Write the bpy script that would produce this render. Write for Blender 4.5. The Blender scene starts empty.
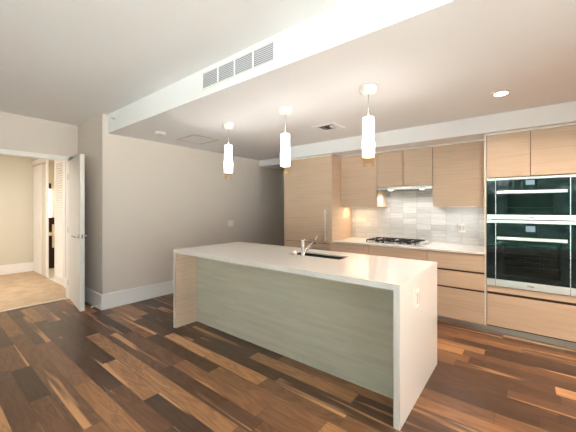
import bpy, bmesh, math, random
from mathutils import Vector, Matrix
PI = math.pi
random.seed(7)
S = bpy.context.scene
COL = S.collection

# ------------------------------------------------------------------ camera
cam_d = bpy.data.cameras.new('camera')
cam_d.sensor_width = 36.0
cam_d.lens = 297.72 / 576 * 36.0
cam_d.shift_y = -0.0139
cam_d.clip_start = 0.02
cam = bpy.data.objects.new('camera', cam_d)
cam.location = (0, 0, 1.3967)
cam.rotation_euler = (PI / 2, 0, 0.6699)
COL.objects.link(cam)
S.camera = cam

# ------------------------------------------------------------------ world
w = bpy.data.worlds.new('sky')
w.use_nodes = True
bg = w.node_tree.nodes['Background']
bg.inputs['Color'].default_value = (0.86, 0.94, 1.0, 1)
bg.inputs['Strength'].default_value = 3.0
S.world = w

# sun high behind the building: it never enters the room but lights the added pale deck, which bounces light to the ceiling
sun_d = bpy.data.lights.new('sun', 'SUN')
sun_d.energy = 185
sun_d.color = (1.0, 0.985, 0.975)
sun_d.angle = 0.02
sun = bpy.data.objects.new('sun', sun_d)
sun.rotation_euler = Vector((-0.10, 0.22, 1.0)).to_track_quat('Z', 'Y').to_euler()
COL.objects.link(sun)

# ------------------------------------------------------------------ exposure
S.view_settings.view_transform = 'Standard'
S.view_settings.look = 'None'
S.view_settings.gamma = 1
S.view_settings.use_curve_mapping = False
S.view_settings.exposure = 1.0
S.cycles.max_bounces = 10
S.cycles.diffuse_bounces = 6
S.cycles.glossy_bounces = 4
S.cycles.transmission_bounces = 6
S.cycles.transparent_max_bounces = 12
S.cycles.sample_clamp_indirect = 8
S.cycles.caustics_reflective = False
S.cycles.caustics_refractive = False
S.cycles.use_denoising = True


def area_light(name, loc, rot, size, size_y, power, color, shape='RECTANGLE', spread=PI, portal=False):
    d = bpy.data.lights.new(name, 'AREA')
    d.shape = shape
    d.size = size
    if shape == 'RECTANGLE':
        d.size_y = size_y
    d.energy = power
    d.color = color
    d.spread = spread
    if portal:
        d.cycles.is_portal = True
    o = bpy.data.objects.new(name, d)
    o.location = loc
    o.rotation_euler = rot
    COL.objects.link(o)
    return o


# the windows: openings in the back wall and in the right wall, with portals for sampling the sky
WB = (-2.6, 2.2, 0.10, 2.50)      # back wall opening x0,x1,z0,z1  at y=YB
WR = (-2.9, 1.4, 0.10, 2.50)      # right wall opening y0,y1,z0,z1 at x=XR
YB, XR = -3.3, 2.7
area_light('window_portal', ((WB[0] + WB[1]) / 2, YB - 0.2, (WB[2] + WB[3]) / 2), (PI / 2, 0, 0), WB[1] - WB[0], WB[3] - WB[2], 1, (1, 1, 1), portal=True)
area_light('window_portal', (XR + 0.2, (WR[0] + WR[1]) / 2, (WR[2] + WR[3]) / 2), (PI / 2, 0, PI / 2), WR[1] - WR[0], WR[3] - WR[2], 1, (1, 1, 1), portal=True)

WARM = (1.0, 0.84, 0.66)
WARM2 = (1.0, 0.965, 0.91)

# ------------------------------------------------------------------ node helpers


def rgb(r, g, b):
    """sRGB 0..255 -> linear rgba"""
    f = lambda c: (c / 255) / 12.92 if c / 255 <= 0.04045 else (((c / 255) + 0.055) / 1.055) ** 2.4
    return (f(r), f(g), f(b), 1)


def new_mat(name):
    m = bpy.data.materials.new(name)
    m.use_nodes = True
    nt = m.node_tree
    p = nt.nodes['Principled BSDF']
    return m, nt, p


def N(nt, t, **kw):
    n = nt.nodes.new(t)
    for k, v in kw.items():
        if k.startswith('i_'):
            n.inputs[k[2:].replace('_', ' ')].default_value = v
        else:
            setattr(n, k, v)
    return n


def L(nt, a, b):
    nt.links.new(a, b)


def math_n(nt, op, a, b=None, c=None):
    n = nt.nodes.new('ShaderNodeMath')
    n.operation = op
    for i, v in enumerate((a, b, c)):
        if v is None:
            continue
        if isinstance(v, (int, float)):
            n.inputs[i].default_value = v
        else:
            nt.links.new(v, n.inputs[i])
    return n.outputs[0]


def ramp(nt, fac, stops, interp='LINEAR'):
    r = nt.nodes.new('ShaderNodeValToRGB')
    r.color_ramp.interpolation = interp
    el = r.color_ramp.elements
    while len(el) < len(stops):
        el.new(0.5)
    for e, (p, c) in zip(el, stops):
        e.position = p
        e.color = c
    nt.links.new(fac, r.inputs[0])
    return r.outputs[0]


def mixc(nt, fac, a, b, mode='MIX'):
    n = nt.nodes.new('ShaderNodeMix')
    n.data_type = 'RGBA'
    n.blend_type = mode
    for sock, v in ((n.inputs[0], fac), (n.inputs[6], a), (n.inputs[7], b)):
        if isinstance(v, (int, float)):
            sock.default_value = v
        elif isinstance(v, tuple):
            sock.default_value = v
        else:
            nt.links.new(v, sock)
    return n.outputs[2]


def paint(name, col, rough=0.6, bump=0.0, spec=0.3):
    m, nt, p = new_mat(name)
    p.inputs['Roughness'].default_value = rough
    p.inputs['Specular IOR Level'].default_value = spec
    tc = N(nt, 'ShaderNodeTexCoord')
    n = N(nt, 'ShaderNodeTexNoise', i_Scale=1.3, i_Detail=2.0)
    L(nt, tc.outputs['Object'], n.inputs['Vector'])
    c2 = tuple(x * 0.96 for x in col[:3]) + (1,)
    L(nt, mixc(nt, n.outputs['Fac'], col, c2), p.inputs['Base Color'])
    if bump:
        b = N(nt, 'ShaderNodeBump', i_Strength=bump, i_Distance=0.002)
        n2 = N(nt, 'ShaderNodeTexNoise', i_Scale=260.0, i_Detail=2.0)
        L(nt, tc.outputs['Object'], n2.inputs['Vector'])
        L(nt, n2.outputs['Fac'], b.inputs['Height'])
        L(nt, b.outputs['Normal'], p.inputs['Normal'])
    return m


def metal(name, col, rough=0.25, aniso=True):
    m, nt, p = new_mat(name)
    p.inputs['Metallic'].default_value = 1
    p.inputs['Base Color'].default_value = col
    tc = N(nt, 'ShaderNodeTexCoord')
    mp = N(nt, 'ShaderNodeMapping')
    mp.inputs['Scale'].default_value = (2, 2, 300)
    L(nt, tc.outputs['Object'], mp.inputs['Vector'])
    n = N(nt, 'ShaderNodeTexNoise', i_Scale=1.0, i_Detail=2.0)
    L(nt, mp.outputs[0], n.inputs['Vector'])
    r = N(nt, 'ShaderNodeMapRange')
    r.inputs['To Min'].default_value = rough * 0.95
    r.inputs['To Max'].default_value = rough * 1.08
    L(nt, n.outputs['Fac'], r.inputs[0])
    L(nt, r.outputs[0], p.inputs['Roughness'])
    return m


def emit(name, col, strength):
    m, nt, p = new_mat(name)
    p.inputs['Base Color'].default_value = (0.9, 0.9, 0.9, 1)
    p.inputs['Emission Color'].default_value = col
    p.inputs['Emission Strength'].default_value = strength
    return m


def wood(name, dark, light, rough=0.45, zs=30.0, contrast=0.85):
    """horizontal-grain laminate"""
    m, nt, p = new_mat(name)
    tc = N(nt, 'ShaderNodeTexCoord')
    oi = N(nt, 'ShaderNodeObjectInfo')
    sc = N(nt, 'ShaderNodeVectorMath', operation='SCALE')
    cmb = N(nt, 'ShaderNodeCombineXYZ')
    L(nt, oi.outputs['Random'], cmb.inputs[0])
    L(nt, oi.outputs['Random'], cmb.inputs[1])
    L(nt, oi.outputs['Random'], cmb.inputs[2])
    L(nt, cmb.outputs[0], sc.inputs[0])
    sc.inputs['Scale'].default_value = 23.0
    ad = N(nt, 'ShaderNodeVectorMath', operation='ADD')
    L(nt, tc.outputs['Object'], ad.inputs[0])
    L(nt, sc.outputs[0], ad.inputs[1])
    mp = N(nt, 'ShaderNodeMapping')
    mp.inputs['Scale'].default_value = (1.0, 1.0, zs)
    L(nt, ad.outputs[0], mp.inputs['Vector'])
    n1 = N(nt, 'ShaderNodeTexNoise', i_Scale=1.6, i_Detail=6.0, i_Roughness=0.62, i_Distortion=0.25)
    L(nt, mp.outputs[0], n1.inputs['Vector'])
    mp2 = N(nt, 'ShaderNodeMapping')
    mp2.inputs['Scale'].default_value = (4.0, 4.0, zs * 9)
    L(nt, ad.outputs[0], mp2.inputs['Vector'])
    n2 = N(nt, 'ShaderNodeTexNoise', i_Scale=1.5, i_Detail=3.0)
    L(nt, mp2.outputs[0], n2.inputs['Vector'])
    f = math_n(nt, 'ADD', math_n(nt, 'MULTIPLY', n1.outputs['Fac'], 0.75), math_n(nt, 'MULTIPLY', n2.outputs['Fac'], 0.25))
    k = 0.16 / contrast
    c = ramp(nt, f, [(0.5 - k, dark), (0.5 + k, light)])
    L(nt, c, p.inputs['Base Color'])
    p.inputs['Roughness'].default_value = rough
    p.inputs['Specular IOR Level'].default_value = 0.35
    return m


# ------------------------------------------------------------------ materials
M = {}
M['wall'] = paint('wall_paint', rgb(219, 208, 199), 0.7, 0.05)
M['hall_wall'] = paint('hall_wall_paint', rgb(214, 208, 192), 0.7, 0.05)
M['ceiling'] = paint('ceiling_paint', rgb(242, 242, 244), 0.8, 0.05)
M['trim'] = paint('trim_paint', rgb(244, 242, 239), 0.35)
M['door'] = paint('door_paint', rgb(235, 232, 226), 0.35)
M['oak'] = wood('oak_laminate', rgb(190, 164, 141), rgb(208, 183, 160), 0.42)
M['ash'] = wood('pale_ash_laminate', rgb(182, 176, 159), rgb(204, 198, 181), 0.5, 13.0)  # island front: oak with the cool daylight put into its colour
M['carcass'] = paint('cabinet_inside', rgb(88, 66, 52), 0.7)
M['edge'] = paint('pale_edge_band', rgb(232, 220, 204), 0.4)
M['toe'] = metal('satin_plinth', (0.5, 0.5, 0.48, 1), 0.38)
M['steel'] = metal('brushed_steel', (0.72, 0.72, 0.71, 1), 0.27)
M['chrome'] = metal('chrome', (0.85, 0.85, 0.85, 1), 0.1)
M['darksteel'] = metal('sink_steel', (0.10, 0.09, 0.07, 1), 0.45)
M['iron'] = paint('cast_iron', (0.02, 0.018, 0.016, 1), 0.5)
M['black'] = paint('black_plastic', (0.012, 0.012, 0.012, 1), 0.3)
M['plastic'] = paint('white_plastic', rgb(238, 236, 230), 0.35)
M['socket'] = paint('socket_grey', rgb(196, 186, 174), 0.4)
M['grille'] = paint('grille_blade', rgb(225, 225, 230), 0.5)
M['grille_dark'] = paint('duct_dark', rgb(150, 150, 158), 0.7)
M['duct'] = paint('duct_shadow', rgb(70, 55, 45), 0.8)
M['frame'] = paint('window_frame_dark', rgb(60, 62, 62), 0.35)
M['espresso'] = paint('espresso_wood', rgb(48, 26, 18), 0.4)
M['towel'] = paint('towel_cotton', rgb(240, 228, 212), 0.9)
M['rubber'] = paint('white_rubber', rgb(235, 235, 232), 0.5)
M['bark'] = paint('bark', rgb(90, 74, 58), 0.9)
M['paving'] = paint('paving', rgb(226, 224, 218), 0.9)
M['leaf'] = paint('foliage', rgb(44, 84, 76), 0.6)
M['shade'] = emit('lit_opal_glass', (1, 0.95, 0.89, 1), 7.0)
M['lamp'] = emit('lit_lamp_face', (1, 0.95, 0.86, 1), 14.0)
M['led'] = emit('lit_led_strip', (1, 0.86, 0.70, 1), 1.2)
M['tube'] = emit('lit_tube', (1, 0.90, 0.75, 1), 3.0)
M['display'] = emit('lit_display', (0.45, 0.65, 0.75, 1), 0.25)
M['display'].node_tree.nodes['Principled BSDF'].inputs['Base Color'].default_value = (0.03, 0.04, 0.05, 1)
M['satin'] = paint('satin_bar', (0.86, 0.86, 0.85, 1), 0.33)
M['satin'].node_tree.nodes['Principled BSDF'].inputs['Metallic'].default_value = 0.85


def amber():
    m, nt, p = new_mat('amber_glass')
    tr = N(nt, 'ShaderNodeBsdfTransparent')
    tr.inputs[0].default_value = (0.93, 0.84, 0.70, 1)
    gl = N(nt, 'ShaderNodeBsdfGlossy')
    gl.inputs['Roughness'].default_value = 0.05
    mx = N(nt, 'ShaderNodeMixShader')
    mx.inputs[0].default_value = 0.04
    L(nt, tr.outputs[0], mx.inputs[1])
    L(nt, gl.outputs[0], mx.inputs[2])
    L(nt, mx.outputs[0], nt.nodes['Material Output'].inputs[0])
    return m


def pane_glass(name, tint, ior, rough=0.0):
    m, nt, p = new_mat(name)
    tr = N(nt, 'ShaderNodeBsdfTransparent')
    tr.inputs[0].default_value = tint
    gl = N(nt, 'ShaderNodeBsdfGlossy')
    gl.inputs['Roughness'].default_value = rough
    gl.inputs['Color'].default_value = (1, 1, 1, 1)
    lw = N(nt, 'ShaderNodeFresnel')
    lw.inputs[0].default_value = ior
    mx = N(nt, 'ShaderNodeMixShader')
    L(nt, lw.outputs[0], mx.inputs[0])
    L(nt, tr.outputs[0], mx.inputs[1])
    L(nt, gl.outputs[0], mx.inputs[2])
    L(nt, mx.outputs[0], nt.nodes['Material Output'].inputs[0])
    return m


M['amber'] = amber()
M['window_glass'] = pane_glass('window_glass', (0.94, 0.97, 0.96, 1), 1.45)
M['oven_glass'] = pane_glass('oven_glass', (0.55, 0.58, 0.58, 1), 1.5, 0.01)
m, nt, p = new_mat('oven_black_glass')
p.inputs['Base Color'].default_value = (0.008, 0.012, 0.014, 1)
p.inputs['Roughness'].default_value = 0.03
p.inputs['IOR'].default_value = 1.5
M['black_glass'] = m


def quartz():
    m, nt, p = new_mat('white_quartz')
    tc = N(nt, 'ShaderNodeTexCoord')
    n = N(nt, 'ShaderNodeTexNoise', i_Scale=90.0, i_Detail=2.0)
    L(nt, tc.outputs['Object'], n.inputs['Vector'])
    c = mixc(nt, n.outputs['Fac'], rgb(218, 213, 208), rgb(228, 224, 220))
    L(nt, c, p.inputs['Base Color'])
    p.inputs['Roughness'].default_value = 0.19
    p.inputs['Specular IOR Level'].default_value = 0.5
    return m


M['quartz'] = quartz()


def tiles():
    """stacked marble tiles 0.20 x 0.083 on a wall facing -y"""
    m, nt, p = new_mat('marble_tiles')
    tc = N(nt, 'ShaderNodeTexCoord')
    sp = N(nt, 'ShaderNodeSeparateXYZ')
    L(nt, tc.outputs['Object'], sp.inputs[0])
    u = math_n(nt, 'DIVIDE', math_n(nt, 'ADD', sp.outputs[0], 10.472), 0.2)
    v = math_n(nt, 'DIVIDE', math_n(nt, 'ADD', sp.outputs[2], 0.009), 0.083)
    fu, fv = math_n(nt, 'FRACT', u), math_n(nt, 'FRACT', v)
    iu, iv = math_n(nt, 'FLOOR', u), math_n(nt, 'FLOOR', v)
    eu = math_n(nt, 'MINIMUM', fu, math_n(nt, 'SUBTRACT', 1.0, fu))
    ev = math_n(nt, 'MINIMUM', fv, math_n(nt, 'SUBTRACT', 1.0, fv))
    ju = math_n(nt, 'LESS_THAN', eu, 0.013)
    jv = math_n(nt, 'LESS_THAN', ev, 0.022)
    j = math_n(nt, 'MAXIMUM', ju, jv)
    cm = N(nt, 'ShaderNodeCombineXYZ')
    L(nt, iu, cm.inputs[0]); L(nt, iv, cm.inputs[1])
    wn = N(nt, 'ShaderNodeTexWhiteNoise')
    L(nt, cm.outputs[0], wn.inputs['Vector'])
    mp = N(nt, 'ShaderNodeMapping')
    mp.inputs['Scale'].default_value = (3.5, 1, 36)
    L(nt, tc.outputs['Object'], mp.inputs['Vector'])
    ad = N(nt, 'ShaderNodeVectorMath', operation='ADD')
    L(nt, mp.outputs[0], ad.inputs[0])
    sc = N(nt, 'ShaderNodeVectorMath', operation='SCALE')
    sc.inputs['Scale'].default_value = 9.0
    L(nt, wn.outputs['Color'], sc.inputs[0])
    L(nt, sc.outputs[0], ad.inputs[1])
    n = N(nt, 'ShaderNodeTexNoise', i_Scale=1.4, i_Detail=5.0, i_Roughness=0.6, i_Distortion=0.5)
    L(nt, ad.outputs[0], n.inputs['Vector'])
    f = math_n(nt, 'ADD', math_n(nt, 'MULTIPLY', n.outputs['Fac'], 0.7), math_n(nt, 'MULTIPLY', wn.outputs['Value'], 0.3))
    c = ramp(nt, f, [(0.2, rgb(170, 169, 167)), (0.5, rgb(192, 191, 188)), (0.8, rgb(214, 212, 208))])
    c = mixc(nt, math_n(nt, 'MULTIPLY', j, 0.7), c, rgb(160, 158, 153))
    L(nt, c, p.inputs['Base Color'])
    p.inputs['Roughness'].default_value = 0.22
    b = N(nt, 'ShaderNodeBump', i_Strength=0.4, i_Distance=0.002)
    h = math_n(nt, 'SUBTRACT', math_n(nt, 'MULTIPLY', n.outputs['Fac'], 0.6), j)
    L(nt, h, b.inputs['Height'])
    L(nt, b.outputs['Normal'], p.inputs['Normal'])
    return m


M['tile'] = tiles()


def walnut_floor():
    m, nt, p = new_mat('walnut_planks')
    PW, PL = 0.130, 0.95
    tc = N(nt, 'ShaderNodeTexCoord')
    sp = N(nt, 'ShaderNodeSeparateXYZ')
    L(nt, tc.outputs['Object'], sp.inputs[0])
    r = math_n(nt, 'DIVIDE', math_n(nt, 'ADD', sp.outputs[1], 10.0 - 0.51 + 0.13 * 4 - 0.0), PW)
    row = math_n(nt, 'FLOOR', r)
    fr = math_n(nt, 'FRACT', r)
    w1 = N(nt, 'ShaderNodeTexWhiteNoise', noise_dimensions='1D')
    L(nt, row, w1.inputs['W'])
    # each row has its own board length and shift
    w1b = N(nt, 'ShaderNodeTexWhiteNoise', noise_dimensions='1D')
    L(nt, math_n(nt, 'ADD', row, 41.3), w1b.inputs['W'])
    ln = math_n(nt, 'MULTIPLY_ADD', w1b.outputs['Value'], 0.55, 0.62)
    q = math_n(nt, 'ADD', math_n(nt, 'DIVIDE', math_n(nt, 'ADD', sp.outputs[0], 30.0), ln), math_n(nt, 'MULTIPLY', w1.outputs['Value'], 9.7))
    colm = math_n(nt, 'FLOOR', q)
    fq = math_n(nt, 'FRACT', q)
    cm = N(nt, 'ShaderNodeCombineXYZ')
    L(nt, row, cm.inputs[0]); L(nt, colm, cm.inputs[1])
    wn = N(nt, 'ShaderNodeTexWhiteNoise', noise_dimensions='3D')
    L(nt, cm.outputs[0], wn.inputs['Vector'])
    tone = wn.outputs['Value']
    sc = N(nt, 'ShaderNodeVectorMath', operation='SCALE')
    sc.inputs['Scale'].default_value = 17.0
    L(nt, wn.outputs['Color'], sc.inputs[0])
    # broad figure
    def noise(scale, base, detail, dist, rough=0.55):
        mp = N(nt, 'ShaderNodeMapping')
        mp.inputs['Scale'].default_value = scale
        L(nt, tc.outputs['Object'], mp.inputs['Vector'])
        ad = N(nt, 'ShaderNodeVectorMath', operation='ADD')
        L(nt, mp.outputs[0], ad.inputs[0])
        L(nt, sc.outputs[0], ad.inputs[1])
        n = N(nt, 'ShaderNodeTexNoise', i_Scale=base, i_Detail=detail, i_Distortion=dist, i_Roughness=rough)
        L(nt, ad.outputs[0], n.inputs['Vector'])
        return n.outputs['Fac']
    fig = noise((1.3, 8.0, 1), 1.0, 2.0, 0.4)
    rings = math_n(nt, 'SINE', math_n(nt, 'MULTIPLY', fig, 55.0))
    rings = math_n(nt, 'MULTIPLY_ADD', rings, 0.5, 0.5)
    fine = noise((6.0, 110.0, 1), 1.0, 3.0, 0.0)
    sap = noise((0.45, 10.0, 1), 1.0, 2.0, 0.25)
    base = ramp(nt, tone, [(0.0, rgb(68, 48, 35)), (0.25, rgb(86, 60, 43)), (0.55, rgb(110, 77, 53)), (0.8, rgb(132, 94, 64)), (0.93, rgb(156, 114, 77)), (1.0, rgb(180, 133, 90))])
    dark = mixc(nt, 1.0, base, (0.66, 0.60, 0.56, 1), 'MULTIPLY')
    g = math_n(nt, 'MULTIPLY_ADD', rings, 0.38, math_n(nt, 'MULTIPLY', fine, 0.75))
    g = ramp(nt, g, [(0.30, (0, 0, 0, 1)), (0.85, (1, 1, 1, 1))])
    c = mixc(nt, g, dark, base)
    sm = ramp(nt, sap, [(0.60, (0, 0, 0, 1)), (0.66, (1, 1, 1, 1))])
    sm = mixc(nt, math_n(nt, 'MULTIPLY_ADD', fine, 0.35, 0.5), (0, 0, 0, 1), sm)
    c = mixc(nt, sm, c, rgb(206, 158, 112))
    e1 = math_n(nt, 'MULTIPLY', math_n(nt, 'MINIMUM', fr, math_n(nt, 'SUBTRACT', 1.0, fr)), PW)
    e2 = math_n(nt, 'MULTIPLY', math_n(nt, 'MINIMUM', fq, math_n(nt, 'SUBTRACT', 1.0, fq)), ln)
    e = math_n(nt, 'MINIMUM', e1, e2)
    seam = math_n(nt, 'LESS_THAN', e, 0.0013)
    c = mixc(nt, math_n(nt, 'MULTIPLY', seam, 0.75), c, rgb(26, 15, 9))
    L(nt, c, p.inputs['Base Color'])
    rr = math_n(nt, 'MULTIPLY_ADD', fine, 0.14, 0.24)
    L(nt, rr, p.inputs['Roughness'])
    p.inputs['Specular IOR Level'].default_value = 0.42
    b = N(nt, 'ShaderNodeBump', i_Strength=0.25, i_Distance=0.0015)
    L(nt, math_n(nt, 'SUBTRACT', math_n(nt, 'MULTIPLY', fine, 0.3), seam), b.inputs['Height'])
    L(nt, b.outputs['Normal'], p.inputs['Normal'])
    return m


M['floor'] = walnut_floor()


def carpet():
    m, nt, p = new_mat('beige_carpet')
    tc = N(nt, 'ShaderNodeTexCoord')
    n = N(nt, 'ShaderNodeTexNoise', i_Scale=300.0, i_Detail=3.0)
    L(nt, tc.outputs['Object'], n.inputs['Vector'])
    n2 = N(nt, 'ShaderNodeTexNoise', i_Scale=5.0, i_Detail=4.0)
    L(nt, tc.outputs['Object'], n2.inputs['Vector'])
    f = math_n(nt, 'ADD', math_n(nt, 'MULTIPLY', n.outputs['Fac'], 0.6), math_n(nt, 'MULTIPLY', n2.outputs['Fac'], 0.4))
    L(nt, ramp(nt, f, [(0.3, rgb(160, 134, 106)), (0.7, rgb(206, 182, 152))]), p.inputs['Base Color'])
    p.inputs['Roughness'].default_value = 0.95
    b = N(nt, 'ShaderNodeBump', i_Strength=0.6, i_Distance=0.006)
    L(nt, n.outputs['Fac'], b.inputs['Height'])
    L(nt, b.outputs['Normal'], p.inputs['Normal'])
    return m


M['carpet'] = carpet()

# ------------------------------------------------------------------ mesh helpers


class MB:
    """collects shapes given in world coordinates; becomes ONE mesh object"""

    def __init__(self):
        self.bm = bmesh.new()

    def box(self, x0, x1, y0, y1, z0, z1, bev=0.0, seg=2):
        vs = [self.bm.verts.new((x, y, z)) for x in (x0, x1) for y in (y0, y1) for z in (z0, z1)]
        idx = [(0, 1, 3, 2), (4, 6, 7, 5), (0, 4, 5, 1), (2, 3, 7, 6), (0, 2, 6, 4), (1, 5, 7, 3)]
        fs = [self.bm.faces.new([vs[i] for i in f]) for f in idx]
        if bev:
            es = list({e for f in fs for e in f.edges})
            bmesh.ops.bevel(self.bm, geom=es, offset=bev, segments=seg, affect='EDGES', profile=0.5)
        return self

    def prism(self, pts, a0, a1, axis='y'):
        """polygon pts extruded along an axis"""
        def mk(p, a):
            return {'y': (p[0], a, p[1]), 'x': (a, p[0], p[1]), 'z': (p[0], p[1], a)}[axis]
        A = [self.bm.verts.new(mk(q, a0)) for q in pts]
        B = [self.bm.verts.new(mk(q, a1)) for q in pts]
        n = len(pts)
        self.bm.faces.new(A[::-1]); self.bm.faces.new(B)
        for i in range(n):
            self.bm.faces.new([A[i], A[(i + 1) % n], B[(i + 1) % n], B[i]])
        return self

    def lathe(self, cx, cy, prof, n=32, axis='z', off=0.0):
        """prof: (radius, height) list, closed with caps"""
        rings = []
        for r, h in prof:
            ring = []
            for i in range(n):
                a = 2 * PI * i / n
                u, v = r * math.cos(a), r * math.sin(a)
                co = {'z': (cx + u, cy + v, h), 'y': (cx + u, h, cy + v), 'x': (h, cx + u, cy + v)}[axis]
                ring.append(self.bm.verts.new(co))
            rings.append(ring)
        for A, B in zip(rings, rings[1:]):
            for i in range(n):
                f = self.bm.faces.new([A[i], A[(i + 1) % n], B[(i + 1) % n], B[i]])
                f.smooth = True
        self.bm.faces.new(rings[0][::-1]); self.bm.faces.new(rings[-1])
        return self

    def tube(self, pts, r, n=14):
        """round bar through points, r a number or a list"""
        P = [Vector(p) for p in pts]
        R_ = r if isinstance(r, (list, tuple)) else [r] * len(P)
        rings = []
        t0 = (P[1] - P[0]).normalized()
        up = Vector((0, 0, 1)) if abs(t0.z) < 0.9 else Vector((1, 0, 0))
        nrm = t0.cross(up).normalized()
        for i, q in enumerate(P):
            t = ((P[min(i + 1, len(P) - 1)] - P[max(i - 1, 0)])).normalized()
            nrm = (nrm - t * nrm.dot(t)).normalized()
            bi = t.cross(nrm)
            rings.append([self.bm.verts.new(q + (nrm * math.cos(2 * PI * k / n) + bi * math.sin(2 * PI * k / n)) * R_[i]) for k in range(n)])
        for A, B in zip(rings, rings[1:]):
            for i in range(n):
                f = self.bm.faces.new([A[i], A[(i + 1) % n], B[(i + 1) % n], B[i]])
                f.smooth = True
        self.bm.faces.new(rings[0][::-1]); self.bm.faces.new(rings[-1])
        return self

    def xform(self, mat):
        bmesh.ops.transform(self.bm, matrix=mat, verts=self.bm.verts)
        return self

    def build(self, name, mat, parent=None, smooth=False):
        base = WORLD.get(parent.name, Vector((0, 0, 0))) if parent else Vector((0, 0, 0))
        bmesh.ops.recalc_face_normals(self.bm, faces=self.bm.faces)
        bmesh.ops.translate(self.bm, vec=-base, verts=self.bm.verts)
        me = bpy.data.meshes.new(name)
        self.bm.to_mesh(me)
        self.bm.free()
        me.materials.append(mat)
        o = bpy.data.objects.new(name, me)
        COL.objects.link(o)
        if parent:
            o.parent = parent
            WORLD[o.name] = base
        else:
            WORLD[o.name] = base
        return o


WORLD = {}


def tag(o, label=None, cat=None, group=None, kind=None):
    for k, v in (('label', label), ('category', cat), ('group', group), ('kind', kind)):
        if v:
            o[k] = v
    return o


def thing(name, label, cat, loc, group=None):
    o = bpy.data.objects.new(name, None)
    o.empty_display_size = 0.1
    o.location = loc
    COL.objects.link(o)
    WORLD[o.name] = Vector(loc)
    return tag(o, label, cat, group)


def struct(name, mb, mat, parent=None):
    o = mb.build(name, mat, parent)
    if not parent:
        o['kind'] = 'structure'
    return o


def copy_tree(o, parent=None):
    c = o.copy()
    COL.objects.link(c)
    if parent:
        c.parent = parent
    for ch in list(o.children):
        copy_tree(ch, c)
    return c


def B(*a, **k):
    return MB().box(*a, **k)


def text_part(name, txt, size, loc, rot, mat, parent, ext=0.0004):
    cu = bpy.data.curves.new(name, 'FONT')
    cu.body = txt
    cu.size = size
    cu.extrude = ext
    cu.align_x = 'CENTER'
    cu.align_y = 'CENTER'
    t = bpy.data.objects.new(name + '_curve', cu)
    COL.objects.link(t)
    dg = bpy.context.evaluated_depsgraph_get()
    me = bpy.data.meshes.new_from_object(t.evaluated_get(dg))
    bpy.data.objects.remove(t)
    me.transform(Matrix.Translation(Vector(loc) - WORLD[parent.name]) @ rot.to_4x4())
    me.materials.clear()
    me.materials.append(mat)
    o = bpy.data.objects.new(name, me)
    COL.objects.link(o)
    o.parent = parent
    WORLD[o.name] = WORLD[parent.name]
    return o


# ------------------------------------------------------------------ dimensions
ZC1, ZC2 = 2.690, 2.434
XL, XD = -4.526, -5.499
YC, YS, YBK = 1.619, 1.684, 4.748
YH, ZH = 4.70, 2.298
YK, YU = 4.050, 4.318
XO = -0.346
DJ0, DJ1 = 0.640, 1.4955       # door opening along y in the doorway wall
ZD = 2.125
SOF_Y, SOF_Z = 3.99, 2.238
YEND = 7.2                      # far end of the passage

# ------------------------------------------------------------------ setting
struct('floor', B(XD - 0.0, XR + 0.2, YB - 0.2, YEND + 0.1, -0.1, 0), M['floor'])
struct('floor_hall', B(-8.65, XD, -2.2, YC + 0.05, -0.1, 0.006), M['carpet'])
struct('floor_bath', B(-9.1, -6.2, YC + 0.05, 3.6, -0.1, 0.003), M['plastic'])
struct('trim_1', B(XD - 0.02, XD + 0.015, DJ0, DJ1, 0.0, 0.012, bev=0.003), M['edge'])

# main ceiling and kitchen ceiling with its dropped face
struct('ceiling', B(XD - 0.15, XR + 0.2, YB - 0.2, YS, ZC1, ZC1 + 0.12), M['ceiling'])
struct('ceiling_kitchen', B(XL - 0.12, XR + 0.2, YS, YEND + 0.1, ZC2, ZC1 + 0.12), M['ceiling'])
struct('ceiling_hall', B(-9.1, XD - 0.12, -2.2, 3.6, 2.60, 2.72), M['ceiling'])
# soffit over the cabinets (ends at the fridge cabinet) and the header of the passage beyond
struct('ceiling_soffit', B(-3.298, XR, SOF_Y, YBK + 0.05, SOF_Z, ZC2 + 0.001), M['ceiling'])
struct('ceiling_passage', B(XL, -3.299, YH, YEND, ZH, ZC2 + 0.001), M['ceiling'])

# left wall with the return wall, doorway wall
struct('wall_left', B(XL - 0.12, XL, YC, YEND + 0.1, 0, ZC1), M['wall'])
struct('wall_return', B(XD - 0.12, XL - 0.12, YC, YC + 0.12, 0, ZC1 + 0.001), M['wall'])
struct('wall_doorway', MB().box(XD - 0.12, XD, YB, DJ0, 0, ZC1 + 0.001).box(XD - 0.12, XD, DJ1, YC, 0, ZC1 + 0.001)
       .box(XD - 0.12, XD, DJ0, DJ1, ZD, ZC1 + 0.001), M['wall'])
struct('wall_kitchen', B(-3.29, XR + 0.2, YBK, YBK + 0.12, 0, ZC1), M['wall'])
struct('wall_passage', B(-3.29, -3.19, YBK + 0.12, YEND, 0, ZC2), M['wall'])
struct('wall_passage_end', B(XL, -3.19, YEND, YEND + 0.1, 0, ZC2), M['wall'])
struct('wall_back', MB().box(XD - 0.12, WB[0], YB - 0.15, YB, 0, ZC1 + 0.001).box(WB[1], XR + 0.15, YB - 0.15, YB, 0, ZC1 + 0.001)
       .box(WB[0], WB[1], YB - 0.15, YB, 0, WB[2]).box(WB[0], WB[1], YB - 0.15, YB, WB[3], ZC1 + 0.001), M['wall'])
struct('wall_right', MB().box(XR, XR + 0.15, YB, WR[0], 0, ZC1 + 0.001).box(XR, XR + 0.15, WR[1], YBK + 0.1, 0, ZC1 + 0.001)
       .box(XR, XR + 0.15, WR[0], WR[1], 0, WR[2]).box(XR, XR + 0.15, WR[0], WR[1], WR[3], ZC1 + 0.001), M['wall'])
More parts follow.
